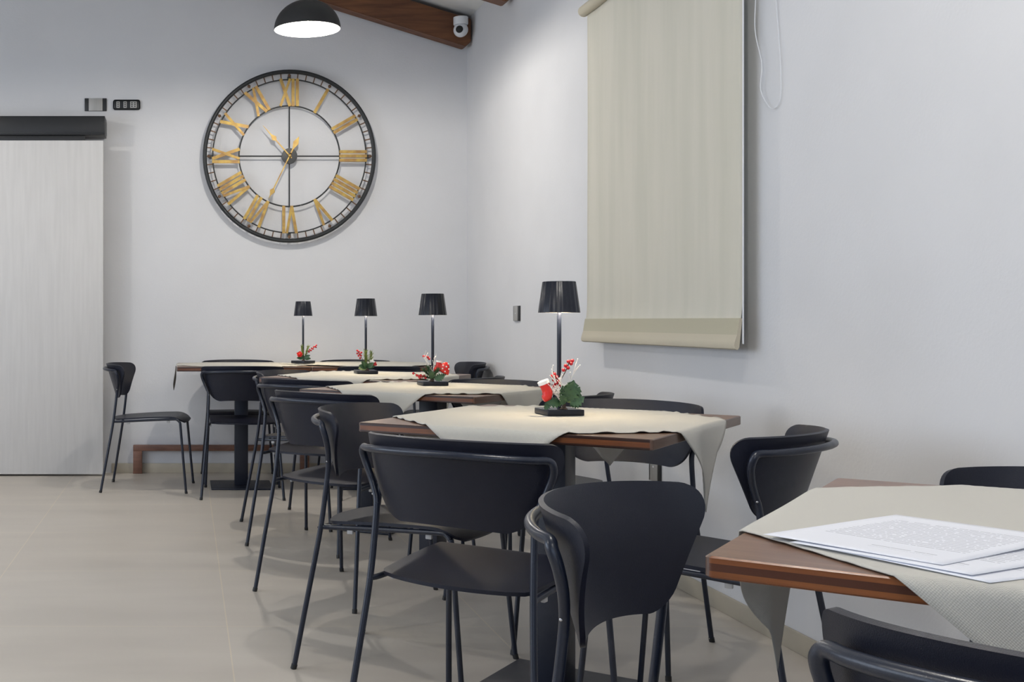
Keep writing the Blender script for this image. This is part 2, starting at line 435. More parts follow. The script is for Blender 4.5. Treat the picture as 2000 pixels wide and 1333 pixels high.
# roller blind
BX, BY0, BY1, BZ0, BZ1 = XR-.055, 3.885, 5.385, .925, 2.44
t = thing('roller_blind', 'tall beige fabric roller blind hanging down the right wall over the window', 'blind', (XR, (BY0+BY1)/2, BZ0))
yc = (BY0+BY1)/2
bm = bmesh.new(); NI, NJ = 40, 50; g = []
for j in range(NJ+1):
    tt = (j/NJ); zz = (BZ1-.02)-(BZ1-.02-(BZ0+.03))*tt
    row = []
    for i in range(NI+1):
        yy = BY0+(BY1-BY0)*i/NI
        e = max(0, (tt-.90)/.10); curl = .020*e**1.8
        wob = .0025*math.sin(yy*9+zz*1.3)*min(1, tt*3)*(1-e)+.0012*math.sin(yy*23)
        row.append(bm.verts.new((BX-XR-curl+wob, yy-yc, zz-BZ0)))
    g.append(row)
for j in range(NJ):
    for i in range(NI): bm.faces.new((g[j][i], g[j][i+1], g[j+1][i+1], g[j+1][i]))
o = link('blind_fabric', bm, M_BLIND, t); sm = o.modifiers.new('thick', 'SOLIDIFY'); sm.thickness = .001
bm = bmesh.new()
pr = [(-.0110, .105), (-.0150, .080), (-.0195, .050), (-.0265, .028), (-.0295, .014), (-.0270, .004), (-.018, .000), (-.012, .008), (-.010, .030), (-.002, .104)]
rings = []
for yy in (BY0-.003, BY1+.003):
    rings.append([bm.verts.new((BX-XR+px_, yy-yc, pz)) for px_, pz in pr])
n = len(pr)
for k in range(n): bm.faces.new((rings[0][k], rings[0][(k+1) % n], rings[1][(k+1) % n], rings[1][k])).material_index = (1 if k < 2 else 0)
bm.faces.new(rings[0]); bm.faces.new(rings[1][::-1])
link('bottom_hem', bm, [M_HEM, M_BAND], t, 50)
bm = bmesh.new(); tube(bm, [(BX-XR-.008, BY0-.004-yc, BZ1-BZ0), (BX-XR-.008, BY1+.03-yc, BZ1-BZ0)], .026, 24); link('roller', bm, M_HEM, t)
bm = bmesh.new(); tube(bm, [(BX-XR-.008, BY0-.02-yc, BZ1-BZ0), (BX-XR-.008, BY0-.004-yc, BZ1-BZ0)], .028, 24)
box(bm, -.05, 0, BY0-.03-yc, BY0-.015-yc, BZ1-BZ0-.03, BZ1-BZ0+.03, .003); link('end_bracket', bm, M_CORD, t)
bm = bmesh.new(); tube(bm, [(-.056, BY0-.0062-yc, 0.02), (-.056, BY0-.0062-yc, BZ1-BZ0)], .0028, 8); link('edge_light_rod', bm, M_CORD, t)  # white rod stands in for daylight leaking along the blind's edge
bm = bmesh.new()
P = [(-.030, -.030, 1.5), (-.030, -.040, 1.2), (-.026, -.025, 1.05), (-.020, -.058, .93), (-.016, -.042, .85), (-.010, -.080, .79), (-.008, -.118, .775), (-.006, -.150, .80), (-.006, -.152, .90), (-.006, -.125, 1.10), (-.010, -.100, 1.30), (-.02, -.060, 1.5)]
tube(bm, catmull([(a_, BY0-yc+b_*1.0, c_) for a_, b_, c_ in P], 8), .0016, 6); link('pull_cord', bm, M_CORD, t)

# ------------------------------------------------------------------ wall clock
CR = 0.578; cx, cz = W(565, 305.5, YB-.05)
clk = thing('wall_clock', 'huge round skeleton wall clock with gold Roman numerals and thin black rings', 'clock', (cx, YB-.055, cz))
def ring(bm, R, r_, yoff=0, seg=96, flat=1.0):
    vs = []
    for i in range(seg):
        a_ = 2*PI*i/seg; c = Vector((math.sin(a_), 0, math.cos(a_)))
        vs.append([bm.verts.new(c*(R+r_*math.cos(2*PI*k/10))+Vector((0, yoff+r_*flat*math.sin(2*PI*k/10), 0))) for k in range(10)])
    for i in range(seg):
        A, B = vs[i], vs[(i+1) % seg]
        for k in range(10): bm.faces.new((A[k], A[(k+1) % 10], B[(k+1) % 10], B[k]))
bm = bmesh.new(); ring(bm, CR-.014, .014); link('outer_ring', bm, M_IRON, clk)
bm = bmesh.new(); ring(bm, .511, .0045); link('minute_ring', bm, M_IRON, clk)
bm = bmesh.new(); ring(bm, .336, .0050); link('inner_ring', bm, M_IRON, clk)
for a_ in (0, PI/2):
    bm = bmesh.new(); d = Vector((math.sin(a_), 0, math.cos(a_))); tube(bm, [-d*.336, d*.336], .0045, 8); link('cross_bar', bm, M_IRON, clk)
for a_ in range(4):
    c_, s_ = round(math.cos(a_*PI/2)), round(math.sin(a_*PI/2))
    bm = bmesh.new(); box(bm, .525*c_-.01, .525*c_+.01, 0, .055, .525*s_-.01, .525*s_+.01); link('wall_bracket', bm, M_IRON, clk)
def bar(bm, p, q, w_, th=.004, y=0):
    p = Vector((p[0], 0, p[1])); q = Vector((q[0], 0, q[1])); d = (q-p).normalized(); n_ = Vector((-d.z, 0, d.x))
    c = [p+n_*w_/2, p-n_*w_/2, q-n_*w_/2, q+n_*w_/2]
    A = [bm.verts.new(v+Vector((0, y-th, 0))) for v in c]; B = [bm.verts.new(v+Vector((0, y+th, 0))) for v in c]
    bm.faces.new(A); bm.faces.new(B[::-1])
    for k in range(4): bm.faces.new((A[k], A[(k+1) % 4], B[(k+1) % 4], B[k]))
def rot2(p, a_): # clockwise by a_
    return (p[0]*math.cos(a_)+p[1]*math.sin(a_), -p[0]*math.sin(a_)+p[1]*math.cos(a_))
NUM = {12: 'XII', 1: 'I', 2: 'II', 3: 'III', 4: 'IIII', 5: 'V', 6: 'VI', 7: 'VII', 8: 'VIII', 9: 'IX', 10: 'X', 11: 'XI'}
for h, s in NUM.items():
    wd = {'I': .028, 'V': .076, 'X': .076}
    tot = sum(wd[c] for c in s); xx = -tot/2; bm = bmesh.new(); a_ = h*PI/6
    zi, zo = .332, .515
    for c in s:
        ww = wd[c]; xm = xx+ww/2
        if c == 'I': L_ = [((xm, zi), (xm, zo), .0205)]
        elif c == 'V': L_ = [((xm, zi), (xx+.006, zo), .020), ((xm, zi), (xx+ww-.006, zo), .017)]
        else: L_ = [((xx+ww-.006, zi), (xx+.006, zo), .021), ((xx+.006, zi), (xx+ww-.006, zo), .017)]
        for n_, (p, q, w_) in enumerate(L_): bar(bm, rot2(p, a_), rot2(q, a_), w_, .003, -.010-.002*n_)
        xx += ww
    link('numeral', bm, M_GOLD, clk)
for i in range(60):
    a_ = i*PI/30; bm = bmesh.new()
    if i % 5 == 0:
        bar(bm, rot2((0, .522), a_), rot2((0, .552), a_), .004, .002)
        d = rot2((0, .538), a_); 
        r_ = bmesh.ops.create_uvsphere(bm, u_segments=8, v_segments=6, radius=.011)
        for v in r_['verts']: v.co = Vector((v.co.x+d[0], v.co.y*.4, v.co.z+d[1]))
        link('hour_marker', bm, M_BRONZE, clk)
    else:
        bar(bm, rot2((0, .513), a_), rot2((0, .552), a_), .0075, .002)
        link('minute_mark', bm, M_BRONZE, clk)
bm = bmesh.new(); lathe(bm, [(0, .020), (.052, .016), (.052, -.010), (0, -.010)], 36)
for v in bm.verts: v.co = Vector((v.co.x, -v.co.z, v.co.y))
link('hub', bm, M_IRON, clk)
def hand(name, deg, ln, spade, tail, y):
    bm = bmesh.new(); a_ = math.radians(deg)
    def P(x_, z_): return rot2((x_, z_), a_)
    bar(bm, P(0, -.02), P(0, spade), .008, .0015, y)
    def poly(pts):
        A = [bm.verts.new((p[0], y-.0025, p[1])) for p in pts]; B = [bm.verts.new((p[0], y+.0025, p[1])) for p in pts]
        bm.faces.new(A); bm.faces.new(B[::-1])
        for k in range(len(A)): bm.faces.new((A[k], A[(k+1) % len(A)], B[(k+1) % len(A)], B[k]))
    poly([P(-.004, spade-.02), P(-.018, spade), P(-.004, spade+.03), P(-.001, ln), P(.001, ln), P(.004, spade+.03), P(.018, spade), P(.004, spade-.02)])
    if tail: 
        bar(bm, P(0, 0), P(0, -tail*.5), .010, .0015, y)
        poly([P(-.006, -tail*.4), P(-.019, -tail*.66), P(0, -tail), P(.019, -tail*.66), P(.006, -tail*.4)])
    link(name, bm, M_GOLD, clk)
hand('minute_hand', 206, .318, .262, .142, -.030)
hand('hour_hand', 318.5, .268, .155, 0, -.024)
bm = bmesh.new(); ball(bm, (0, -.034, 0), .012, (1, .5, 1)); link('hand_cap', bm, M_GOLD, clk)

# ------------------------------------------------------------------ pendants
M_PIN = mat('pendant_inside', (0.9, 0.9, 0.88), 0.5)
M_PBULB = mat('pendant_bulb', (1, 1, 1), 0.5, emit=(1, .96, .9), estr=30)
M_POUT = mat('pendant_outside', (0.02, 0.02, 0.021), 0.5)
def pendant(x, y, lab, watt):
    t = thing('pendant_lamp', lab, 'pendant lamp', (x, y, PEND_Z), 0, 'black dome pendant lamps')
    R, H = .180, .158
    outer = [(R*math.sin(a_), H*math.cos(a_)) for a_ in [k*PI/2/14 for k in range(15)]]
    bm = bmesh.new(); lathe(bm, [(max(r_, .0), z_) for r_, z_ in outer], 48); 
    link('dome_shade', bm, M_POUT, t)
    bm = bmesh.new(); lathe(bm, [((R-.004)*math.sin(a_), (H-.005)*math.cos(a_)) for a_ in [k*PI/2/14 for k in range(15)]]+[(R, 0)], 48)
    link('shade_lining', bm, M_PIN, t)
    bm = bmesh.new(); ball(bm, (0, 0, .072), .040, sub=3); b_ = link('bulb', bm, M_PBULB, t)
    bm = bmesh.new(); lathe(bm, [(0, .155), (.018, .155), (.018, .105), (.016, .10), (0, .10)], 20); link('bulb_socket', bm, M_CORD, t)
    bm = bmesh.new(); lathe(bm, [(.030, H-.004), (.024, H+.03), (.010, H+.045), (0, H+.045)], 20); link('cap', bm, M_POUT, t)
    zc = (ZR+SL*(XR-x) if x > XRIDGE else ZRIDGE-SL*(XRIDGE-x))
    bm = bmesh.new(); tube(bm, [(0, 0, H+.04), (0, 0, zc-PEND_Z)], .0025, 8); link('cable', bm, M_CAP, t)
    l = bpy.data.lights.new('pendant_light', 'POINT'); l.energy = watt; l.color = PEND_COL; l.shadow_soft_size = .035
    lo = bpy.data.objects.new('pendant_light', l); COL.objects.link(lo); lo.parent = t; lo.location = (0, 0, .020)
plabs = ['black dome pendant lamp with glowing white inside, hanging above the wall clock',
         'black dome pendant lamp hanging near the sliding door', 'black dome pendant lamp hanging over the middle tables',
         'black dome pendant lamp added unseen over the aisle for its light', 'black dome pendant lamp added unseen behind the camera for its light']
for (x, y), lab, wt in zip(PENDANTS, plabs, PEND_W): pendant(x, y, lab, wt)

# ------------------------------------------------------------------ chair
def make_chair():
    t = thing('dining_chair', 'chair', 'chair')
    # shell of the backrest: wraps forward at both wings
    A_, D_ = .252, .188
    tab = [(0.0, 0.0)]
    for k in range(1, 201):
        p = PI/2*k/200; q = PI/2*(k-1)/200
        tab.append((p, tab[-1][1]+math.hypot(A_*(math.sin(p)-math.sin(q)), D_*(math.cos(p)-math.cos(q)))))
    def phi(L):
        for (p0, l0), (p1, l1) in zip(tab, tab[1:]):
            if l1 >= L: return p0+(p1-p0)*(L-l0)/(l1-l0)
        return PI/2
    bm = bmesh.new(); NZ, NX = 26, 44; rows = []
    zb, zt = .557, .761; Hh = zt-zb; rt, rb = .062, .036; LB, LT = .167, .320
    for j in range(NZ+1):
        s = (1-math.cos(PI*j/NZ))/2
        z = zb+Hh*s; W0 = LB+(LT-LB)*s**.92
        ww = W0
        d = zt-z
        if d < rt: ww = W0-rt+math.sqrt(max(0, rt*rt-(rt-d)**2))
        d = z-zb
        if d < rb: ww = min(ww, W0-rb+math.sqrt(max(0, rb*rb-(rb-d)**2)))
        yc_ = -.188-.063*s
        row = []
        for i in range(NX+1):
            u = 2*i/NX-1; ph = phi(abs(u)*ww)
            x = A_*math.sin(ph)*(1 if u >= 0 else -1)
            row.append(bm.verts.new((x, yc_+D_*(1-math.cos(ph)), z-.006*u*u*s+.005*(1-u*u)*(1-s))))
        rows.append(row)
    for j in range(NZ):
        for i in range(NX): bm.faces.new((rows[j][i], rows[j][i+1], rows[j+1][i+1], rows[j+1][i]))
    bmesh.ops.recalc_face_normals(bm, faces=bm.faces)
    bmesh.ops.solidify(bm, geom=bm.faces[:], thickness=.008)
    link('backrest', bm, M_SHELL, t, 60)
    # tube: rail + rear legs
    def half(s):
        P = []
        for x in (0, .06, .12, .17, .205, .226):
            P.append((s*x, -.262+.185*(1-math.sqrt(1-(x/.2556)**2)), .731-.008*(x/.22)**2))
        P += [(s*.2345, -.156, .712), (s*.231, -.149, .688), (s*.218, -.148, .655), (s*.204, -.152, .622), (s*.1955, -.157, .592),
              (s*.1965, -.165, .520), (s*.202, -.181, .400), (s*.219, -.215, .200), (s*.235, -.248, .006)]
        return catmull(P, 5)
    R = half(1); Lh = half(-1)
    cut = 5*10
    bm = bmesh.new(); rail = Lh[:cut+1][::-1]+R[1:cut+1]
    tube(bm, rail, [.0078+.0010*min(1, max(0, (p.z-.62)/.08)) for p in rail], 14, caps=True)
    link('back_rail', bm, M_TUBE, t, 60)
    for s, hp in ((1, R), (-1, Lh)):
        bm = bmesh.new(); tube(bm, hp[cut:], .0078, 14); lg = link('leg', bm, M_TUBE, t, 60)
        bm = bmesh.new(); tube(bm, [(s*.2345, -.2465, .014), (s*.236, -.250, 0)], .0090, 12); link('foot_cap', bm, M_CAP, lg)
        bm = bmesh.new(); ball(bm, (s*.2065, -.1555, .612), .0030, sub=2); link('bolt', bm, M_STEEL, lg)
        # side rail and front leg
        bm = bmesh.new(); tube(bm, catmull([(s*.201, -.179, .420), (s*.193, -.150, .419), (s*.189, 0, .427), (s*.199, .180, .436), (s*.2005, .205, .433)], 5), .0072, 12)
        link('seat_rail', bm, M_TUBE, t, 60)
        bm = bmesh.new(); tube(bm, catmull([(s*.2005, .205, .433), (s*.2035, .218, .421), (s*.206, .224, .40), (s*.216, .242, .20), (s*.2254, .260, .006)], 5), .0076, 12)
        lg = link('leg', bm, M_TUBE, t, 60)
        bm = bmesh.new(); tube(bm, [(s*.225, .259, .014), (s*.226, .262, 0)], .0088, 12); link('foot_cap', bm, M_CAP, lg)
        for yy in (-.09, .15):
            bm = bmesh.new(); box(bm, s*.187-.005, s*.187+.005, yy-.009, yy+.009, .404+.01*(yy > 0), .425+.008*(yy > 0), .002); link('bumper', bm, M_GLIDE, t)
    # seat
    bm = bmesh.new(); NX, NY = 26, 26; g = []
    for j in range(NY+1):
        v = j/NY; row = []
        for i in range(NX+1):
            u = 2*i/NX-1
            hw = .183+.026*v
            # rounded corners
            e = 0
            for dd, rr in ((v*.44, .045), ((1-v)*.44, .05)):
                if dd < rr: e = max(e, rr-math.sqrt(max(0, rr*rr-(rr-dd)**2)))
            x = u*(hw-e)
            y = -.178+v*.428-.024*(1-v)**2*(1-u*u)+.012*v*(1-u*u)
            z = .434+.018*math.sin(PI/2*min(1, v*1.2))-.006*(1-u*u)*math.sin(PI*min(1, v*1.15))
            if v > .80: z -= .034*((v-.80)/.20)**2
            row.append(bm.verts.new((x, y, z)))
        g.append(row)
    for j in range(NY):
        for i in range(NX): bm.faces.new((g[j][i], g[j][i+1], g[j+1][i+1], g[j+1][i]))
    bmesh.ops.recalc_face_normals(bm, faces=bm.faces)
    bmesh.ops.solidify(bm, geom=bm.faces[:], thickness=.009)
    zs = [v.co.z for v in bm.verts]
    link('seat', bm, M_SHELL, t, 60)
    return t

# centre x, centre y, facing angle (degrees, 0 = +x, counter-clockwise), label
CHAIRS = [
 (-0.237, 7.216, -5.7, 'dark grey chair standing side-on beside the pale sliding door, facing the long table'),
 (0.332, 6.957, 87.3, 'dark grey chair seen from behind at the left front of the long back-wall table'),
 (0.340, 7.612, -90.0, 'dark grey chair behind the long table, crest showing left of the farthest lamp'),
 (1.110, 7.612, -90.0, 'dark grey chair behind the long table, crest showing between the two farthest lamps'),
 (1.112, 6.935, 90.0, 'dark grey chair in front of the long table, behind the second farthest lamp'),
 (1.606, 7.345, 178.0, 'dark grey chair at the right end of the long table, in the corner'),
 (0.620, 6.040, -36.0, 'dark grey chair tucked under the left side of the second farthest lamp table'),
 (0.612, 5.411, 53.6, 'dark grey chair at the near side of the second farthest lamp table'),
 (1.240, 5.580, 140.0, 'dark grey chair right of the second farthest lamp table, only a crest sliver showing'),
 (0.602, 4.460, 44.1, 'dark grey chair seen from behind, near side of the table with the dotted heart'),
 (1.290, 4.310, 138.0, 'dark grey chair right of the dotted heart table, its crest right of the nearest lamp'),
 (1.268, 4.985, -130.0, 'dark grey chair on the far side of the dotted heart table, against the right wall'),
 (0.653, 3.522, -33.5, 'dark grey chair at the left side of the nearest lamp table, open side facing right'),
 (0.700, 2.780, 50.0, 'dark grey chair seen from behind, pulled up to the near side of nearest lamp table'),
 (1.305, 2.925, 139.5, 'dark grey chair right of the nearest lamp table, its back against the plain wall'),
 (1.334, 3.688, -125.6, 'dark grey chair on the far side of nearest lamp table, in front of the socket'),
 (0.767, 1.671, -41.3, 'largest dark grey chair, in the foreground centre, left of the table with papers'),
 (0.861, 1.056, 50.5, 'dark grey chair cut off by the bottom right corner, below the papers'),
 (1.440, 1.860, -134.0, 'dark grey chair behind the table with papers, only its crest at the right edge'),
]
chair0 = make_chair()
for i, (x, y, deg, lab) in enumerate(CHAIRS):
    c = chair0 if i == 0 else copy_tree(chair0)
    c.location = (x, y, 0); c.rotation_euler = (0, 0, math.radians(deg-90))
    c['label'] = lab; c['group'] = 'dark grey dining chairs around the tables'

# ------------------------------------------------------------------ tables
TZ = .748; TT = .0255
def table(cx, cy, deg, W_, D_, lab, edge=None, pl=.190):
    t = thing('dining_table', lab, 'table', (cx, cy, 0), math.radians(deg), 'wooden restaurant tables')
    bm = bmesh.new(); vs = []
    r_ = .010
    pts = []
    for sx, sy, a0 in ((1, 1, 0), (-1, 1, 90), (-1, -1, 180), (1, -1, 270)):
        for k in range(5):
            a_ = math.radians(a0+90*k/4)
            pts.append((sx*(W_/2-r_)+r_*math.cos(a_), sy*(D_/2-r_)+r_*math.sin(a_)))
    n = len(pts); lv = []
    for z, ins in ((TZ-TT, .002), (TZ-TT+.002, 0), (TZ-.002, 0), (TZ, .0025)):
        lv.append([bm.verts.new((x*(1-ins/(W_/2)), y*(1-ins/(D_/2)), z)) for x, y in pts])
    for a_, b_ in zip(lv, lv[1:]):
        for k in range(n): 
            f = bm.faces.new((a_[k], a_[(k+1) % n], b_[(k+1) % n], b_[k])); m_ = (pts[k][0]+pts[(k+1) % n][0])/2; f.material_index = 2 if abs(m_) > W_/2-.006 else 1
    f = bm.faces.new(lv[-1]); f.material_index = 0
    bm.faces.new(lv[0][::-1]).material_index = 0
    link('tabletop', bm, [M_WOODTOP, edge or M_EDGE, M_END], t, 30)
    bm = bmesh.new(); box(bm, -.041, .041, -.041, .041, .010, TZ-TT-.006, .003); link('column', bm, M_COLUMN, t)
    bm = bmesh.new(); box(bm, -pl, pl, -pl, pl, 0, .010, .003); link('base_plate', bm, M_COLUMN, t)
    bm = bmesh.new(); box(bm, -.16, .16, -.16, .16, TZ-TT-.006, TZ-TT, .001); link('top_plate', bm, M_COLUMN, t)
    return t

def cloth(cx, cy, deg, W_, D_, a, lab, rot=45, seed=0, off=(0, 0), grp='beige linen tablecloths', swing=1.0, flat=0, zo=0, lf=1.0):
    """square cloth of half-diagonal a laid corner-to-edge, its corners hanging over the table edges"""
    rnd = random.Random(seed); ph = [rnd.uniform(0, 6.28) for _ in range(12)]
    N = 72; side = a*math.sqrt(2); bm = bmesh.new(); g = []; uvl = bm.loops.layers.uv.new('UVMap')
    ra = math.radians(rot); r_ = .007
    hx, hy = W_/2+.0015, D_/2+.0015
    UV = {}
    lean = [rnd.uniform(-.25, .25) for _ in range(4)]
    for j in range(N+1):
        row = []
        for i in range(N+1):
            u, v = (i/N-.5)*side, (j/N-.5)*side
            x = u*math.cos(ra)-v*math.sin(ra)+off[0]; y = u*math.sin(ra)+v*math.cos(ra)+off[1]
            edge = min(i, j, N-i, N-j)/N*side
            z = TZ+.0022
            # small lifts along the free edge of the cloth
            s_ = (i if min(j, N-j) < min(i, N-i) else j)/N*side
            lift = .0040*math.exp(-edge/.009)*max(0, math.sin(s_*88+ph[0]+2*math.sin(s_*17+ph[1])))
            z += .0006*math.sin(x*21+ph[2])*math.sin(y*17+ph[3])
            z += zo
            ox, oy = abs(x)-hx, abs(y)-hy
            if flat and x*flat > 0: ox = -1
            if ox > 0 or oy > 0:
                if ox >= oy: over, ax, sg = ox, 0, (1 if x > 0 else -1)
                else: over, ax, sg = oy, 1, (1 if y > 0 else -1)
                k_ = (0 if sg > 0 else 1)+2*ax
                if over < r_*PI/2:
                    th = over/r_; out = r_*math.sin(th)-0*th; dz = r_*(1-math.cos(th))
                    out = math.sin(th)*r_
                else:
                    out = r_; dz = r_+(over-r_*PI/2)
                drop = dz
                c_ = y if ax == 0 else x
                fold = .042*swing*drop/.2*math.sin(c_*15+ph[4+k_])+.012*swing*(drop/.2)**2*math.cos(c_*31+ph[5])
                out += max(-.001, fold+.02*drop)
                lateral = lean[k_]*drop*drop*1.6
                cc = c_*(1-1.7*drop)+lateral
                if ax == 0: x = sg*(hx-.0015+out); y = cc if over > 0 else y
                else: y = sg*(hy-.0015+out); x = cc
                z = TZ+.0022+zo-dz
            else:
                z += lift*lf
            vv = bm.verts.new((x, y, z)); UV[vv] = (u, v); row.append(vv)
        g.append(row)
    for j in range(N):
        for i in range(N):
            f = bm.faces.new((g[j][i], g[j][i+1], g[j+1][i+1], g[j+1][i]))
            for l in f.loops: l[uvl].uv = UV[l.vert]
    o = link('tablecloth', bm, M_CLOTH, None, 80)
    sm = o.modifiers.new('thickness', 'SOLIDIFY'); sm.thickness = .0014; sm.offset = 1
    o.location = (cx, cy, 0); o.rotation_euler = (0, 0, math.radians(deg))
    tag(o, lab, 'tablecloth', grp)
    return o

def from_left(x, y, deg, W_, D_):   # centre of a table from its left corner
    a_ = math.radians(deg)
    u = (math.cos(a_), -math.sin(a_)); v = (math.sin(a_), math.cos(a_))
    return (x+u[0]*W_/2+v[0]*D_/2, y+u[1]*W_/2+v[1]*D_/2)
TW, TD = .768, .864
TABLES = [
 (*from_left(.462, 3.180, 37.5, TW, TD), -37.5, TW, TD, .615, 'square dark wood table under the nearest, largest-looking lamp', 'beige linen cloth laid cornerwise on the nearest lamp table'),
 (*from_left(.450, 4.725, 40.7, TW, .785), -40.7, TW, .785, .585, 'dark wood table under the lamp with the white-dotted red heart', 'beige linen cloth laid cornerwise under the lamp with the white-dotted red heart'),
 (*from_left(.349, 5.700, 31.7, TW, TD), -31.7, TW, TD, .615, 'dark wood table under the second farthest lamp, in front of the corner chair', 'beige linen cloth laid cornerwise under the second farthest lamp'),
 (*from_left(.603, 1.377, 37.9, TW, TD), -37.9, TW, TD, .628, 'foreground dark wood table with layered orange edge, holding the papers', 'beige linen cloth laid cornerwise under the papers on the foreground table'),
 (-.056+.3955, 6.936+.36, 0, .791, .72, .560, 'dark wood table against the back wall, left half of the long table', 'beige linen cloth on the left half of the long table by the back wall'),
 (-.056+.3955+.7925, 6.936+.36, 0, .791, .72, .560, 'dark wood table against the back wall, right half of the long table', 'beige linen cloth on the right half of the long table by the back wall'),
]
for i, (cx_, cy_, dg, W_, D_, a_, l1, l2) in enumerate(TABLES):
    table(cx_, cy_, dg, W_, D_, l1, M_EDGE if i == 3 else M_EDGE2, .150 if i == 3 else (.138 if i == 1 else (.178 if i == 0 else .188)))
    if i >= 4: cloth(cx_, cy_, dg, W_, D_, a_, l2, seed=i+3, swing=.5, flat=(1 if i == 4 else -1), zo=(0 if i == 4 else .0045), lf=.25)
    else: cloth(cx_, cy_, dg, W_, D_, a_, l2, seed=i+3, lf=(.15 if i == 3 else 1.0))

# ------------------------------------------------------------------ table lamps
M_LIT = mat('lamp_diffuser', (1, .9, .7), .5, emit=(1.0, .80, .50), estr=14)
def make_lamp():
    t = thing('table_lamp', 'lamp', 'table lamp')
    bm = bmesh.new(); box(bm, -.053, .053, -.053, .053, 0, .017, .0025, 3); link('base', bm, M_LAMP, t)
    bm = bmesh.new(); lathe(bm, [(.0062, .013), (.0062, .302), (0, .302)], 16); link('pole', bm, M_LAMP, t)
    bm = bmesh.new(); pr = [(.0575, .292), (.0455, .380), (.044, .3815), (0, .3815)]
    lathe(bm, pr, 216, flute=.0006, nfl=18)
    link('lamp_shade', bm, M_LAMP, t, 60)
    bm = bmesh.new(); lathe(bm, [(.0572, .2921), (.0545, .2925), (.043, .376), (0, .3765)], 48); link('shade_lining', bm, M_PIN, t)
    bm = bmesh.new(); lathe(bm, [(.0065, .318), (.026, .318), (.026, .330), (0, .331)], 32); link('light_disc', bm, M_LIT, t)
    l = bpy.data.lights.new('table_lamp_light', 'POINT'); l.energy = 3.4; l.color = (1.0, .82, .55); l.shadow_soft_size = .02
    lo = bpy.data.objects.new('table_lamp_light', l); COL.objects.link(lo); lo.parent = t; lo.location = (.0, -.018, .308)
    return t
lamp0 = make_lamp()
def on_table(px, py, z=TZ+.003):
    Y = FPX*(CAMH-z)/(py-PY0); return ((px-PX0)/FPX*Y, Y)
LP = [(1092, 811, 4, 'black cordless table lamp on the nearest lamp table, by the red boot ornament'),
      (845, 753.5, 3, 'black cordless table lamp standing just behind the white-dotted red heart'),
      (714.5, 730.5, 2, 'black cordless table lamp on the second farthest table, between pine twigs and berries'),
      (592, 708.5, 45, 'smallest-looking black cordless table lamp on the long table by the back wall')]
LPOS = []
for i, (px, py, rz, lab) in enumerate(LP):
    c = lamp0 if i == 0 else copy_tree(lamp0)
    x, y = on_table(px, py)
    if i == 3: y = 7.28; x = (px-PX0)/FPX*y
    c.location = (x, y, TZ+(.0105 if i == 3 else .0045)); c.rotation_euler = (0, 0, math.radians(rz)); c['label'] = lab; c['group'] = 'black table lamps'
    LPOS.append((x, y))

# ------------------------------------------------------------------ christmas centrepieces
def leaf(parent, p, d, ln, wd, m, curl=.25, name='leaf', lobed=False):
    p = Vector(p); d = Vector(d).normalized()
    side = d.cross(Vector((0, -1, .25))).normalized(); nn = side.cross(d).normalized()
    bm = bmesh.new(); n = 10; L_, C_, R_ = [], [], []
    for k in range(n+1):
        s = k/n; w_ = wd/2*math.sin(PI*min(1, s*1.02))**.75 if 0 < s < 1 else .0006
        if lobed: w_ *= 1+.28*math.cos(k*PI)
        c = p+d*ln*s-nn*ln*curl*s*s*.5
        L_.append(bm.verts.new(c-side*w_+nn*w_*.35)); C_.append(bm.verts.new(c)); R_.append(bm.verts.new(c+side*w_+nn*w_*.35))
    for k in range(n):
        bm.faces.new((L_[k], C_[k], C_[k+1], L_[k+1])); bm.faces.new((C_[k], R_[k], R_[k+1], C_[k+1]))
    bmesh.ops.recalc_face_normals(bm, faces=bm.faces)
    bmesh.ops.solidify(bm, geom=bm.faces[:], thickness=.0009)
    return link(name, bm, m, parent, 60)
def sprig(parent, pts, berries, m=None, r=.0013, br=.0055, name='berry_sprig'):
    bm = bmesh.new(); tube(bm, catmull(pts, 5), r, 6)
    for b in berries: 
        q = min(catmull(pts, 5), key=lambda c: (c-Vector(b)).length); tube(bm, [q, Vector(b)], r*.6, 5)
    o = link(name, bm, m or M_TWIG, parent)
    for b in berries:
        bm = bmesh.new(); ball(bm, b, br, sub=2); link('berry', bm, M_BERRY, o)
    return o
def frost(parent, p0, d, ln, n=9, seed=1):
    rnd = random.Random(seed); bm = bmesh.new(); p0 = Vector(p0); d = Vector(d).normalized()
    tube(bm, [p0, p0+d*ln*.5, p0+d*ln], [.0018, .0016, .0008], 6)
    for k in range(n):
        s = .2+.8*k/n; q = p0+d*ln*s
        e = (d+Vector((rnd.uniform(-1, 1), rnd.uniform(-.8, .3), rnd.uniform(-.2, .8)))).normalized()
        tube(bm, [q, q+e*ln*.22], [.0016, .0006], 5)
        ball(bm, q+e*ln*.22, .0017, sub=1)
    return link('frosted_twig', bm, M_FROST, parent)
def boot(parent, c, s, tilt):
    Mx = Matrix.Translation(Vector(c)) @ Matrix.Rotation(tilt, 4, 'Y') @ Matrix.Scale(s, 4)
    bm = bmesh.new()
    P = [(.0, 0, .95), (.0, 0, .60), (-.02, 0, .36), (-.12, 0, .16), (-.28, 0, .08), (-.44, 0, .08)]
    tube(bm, [Mx @ p for p in catmull(P, 5)], [s*r_ for r_ in [x for x in ([.30]*10+[.31]*5+[.31, .31, .30, .29, .28]+[.27, .26, .25, .24, .22]+[.16])][:26]], 16)
    o = link('boot', bm, M_RED, parent)
    bm = bmesh.new(); tube(bm, [Mx @ Vector((0, 0, .88)), Mx @ Vector((0, 0, 1.08))], s*.35, 18); link('cuff', bm, M_WHITE, o)
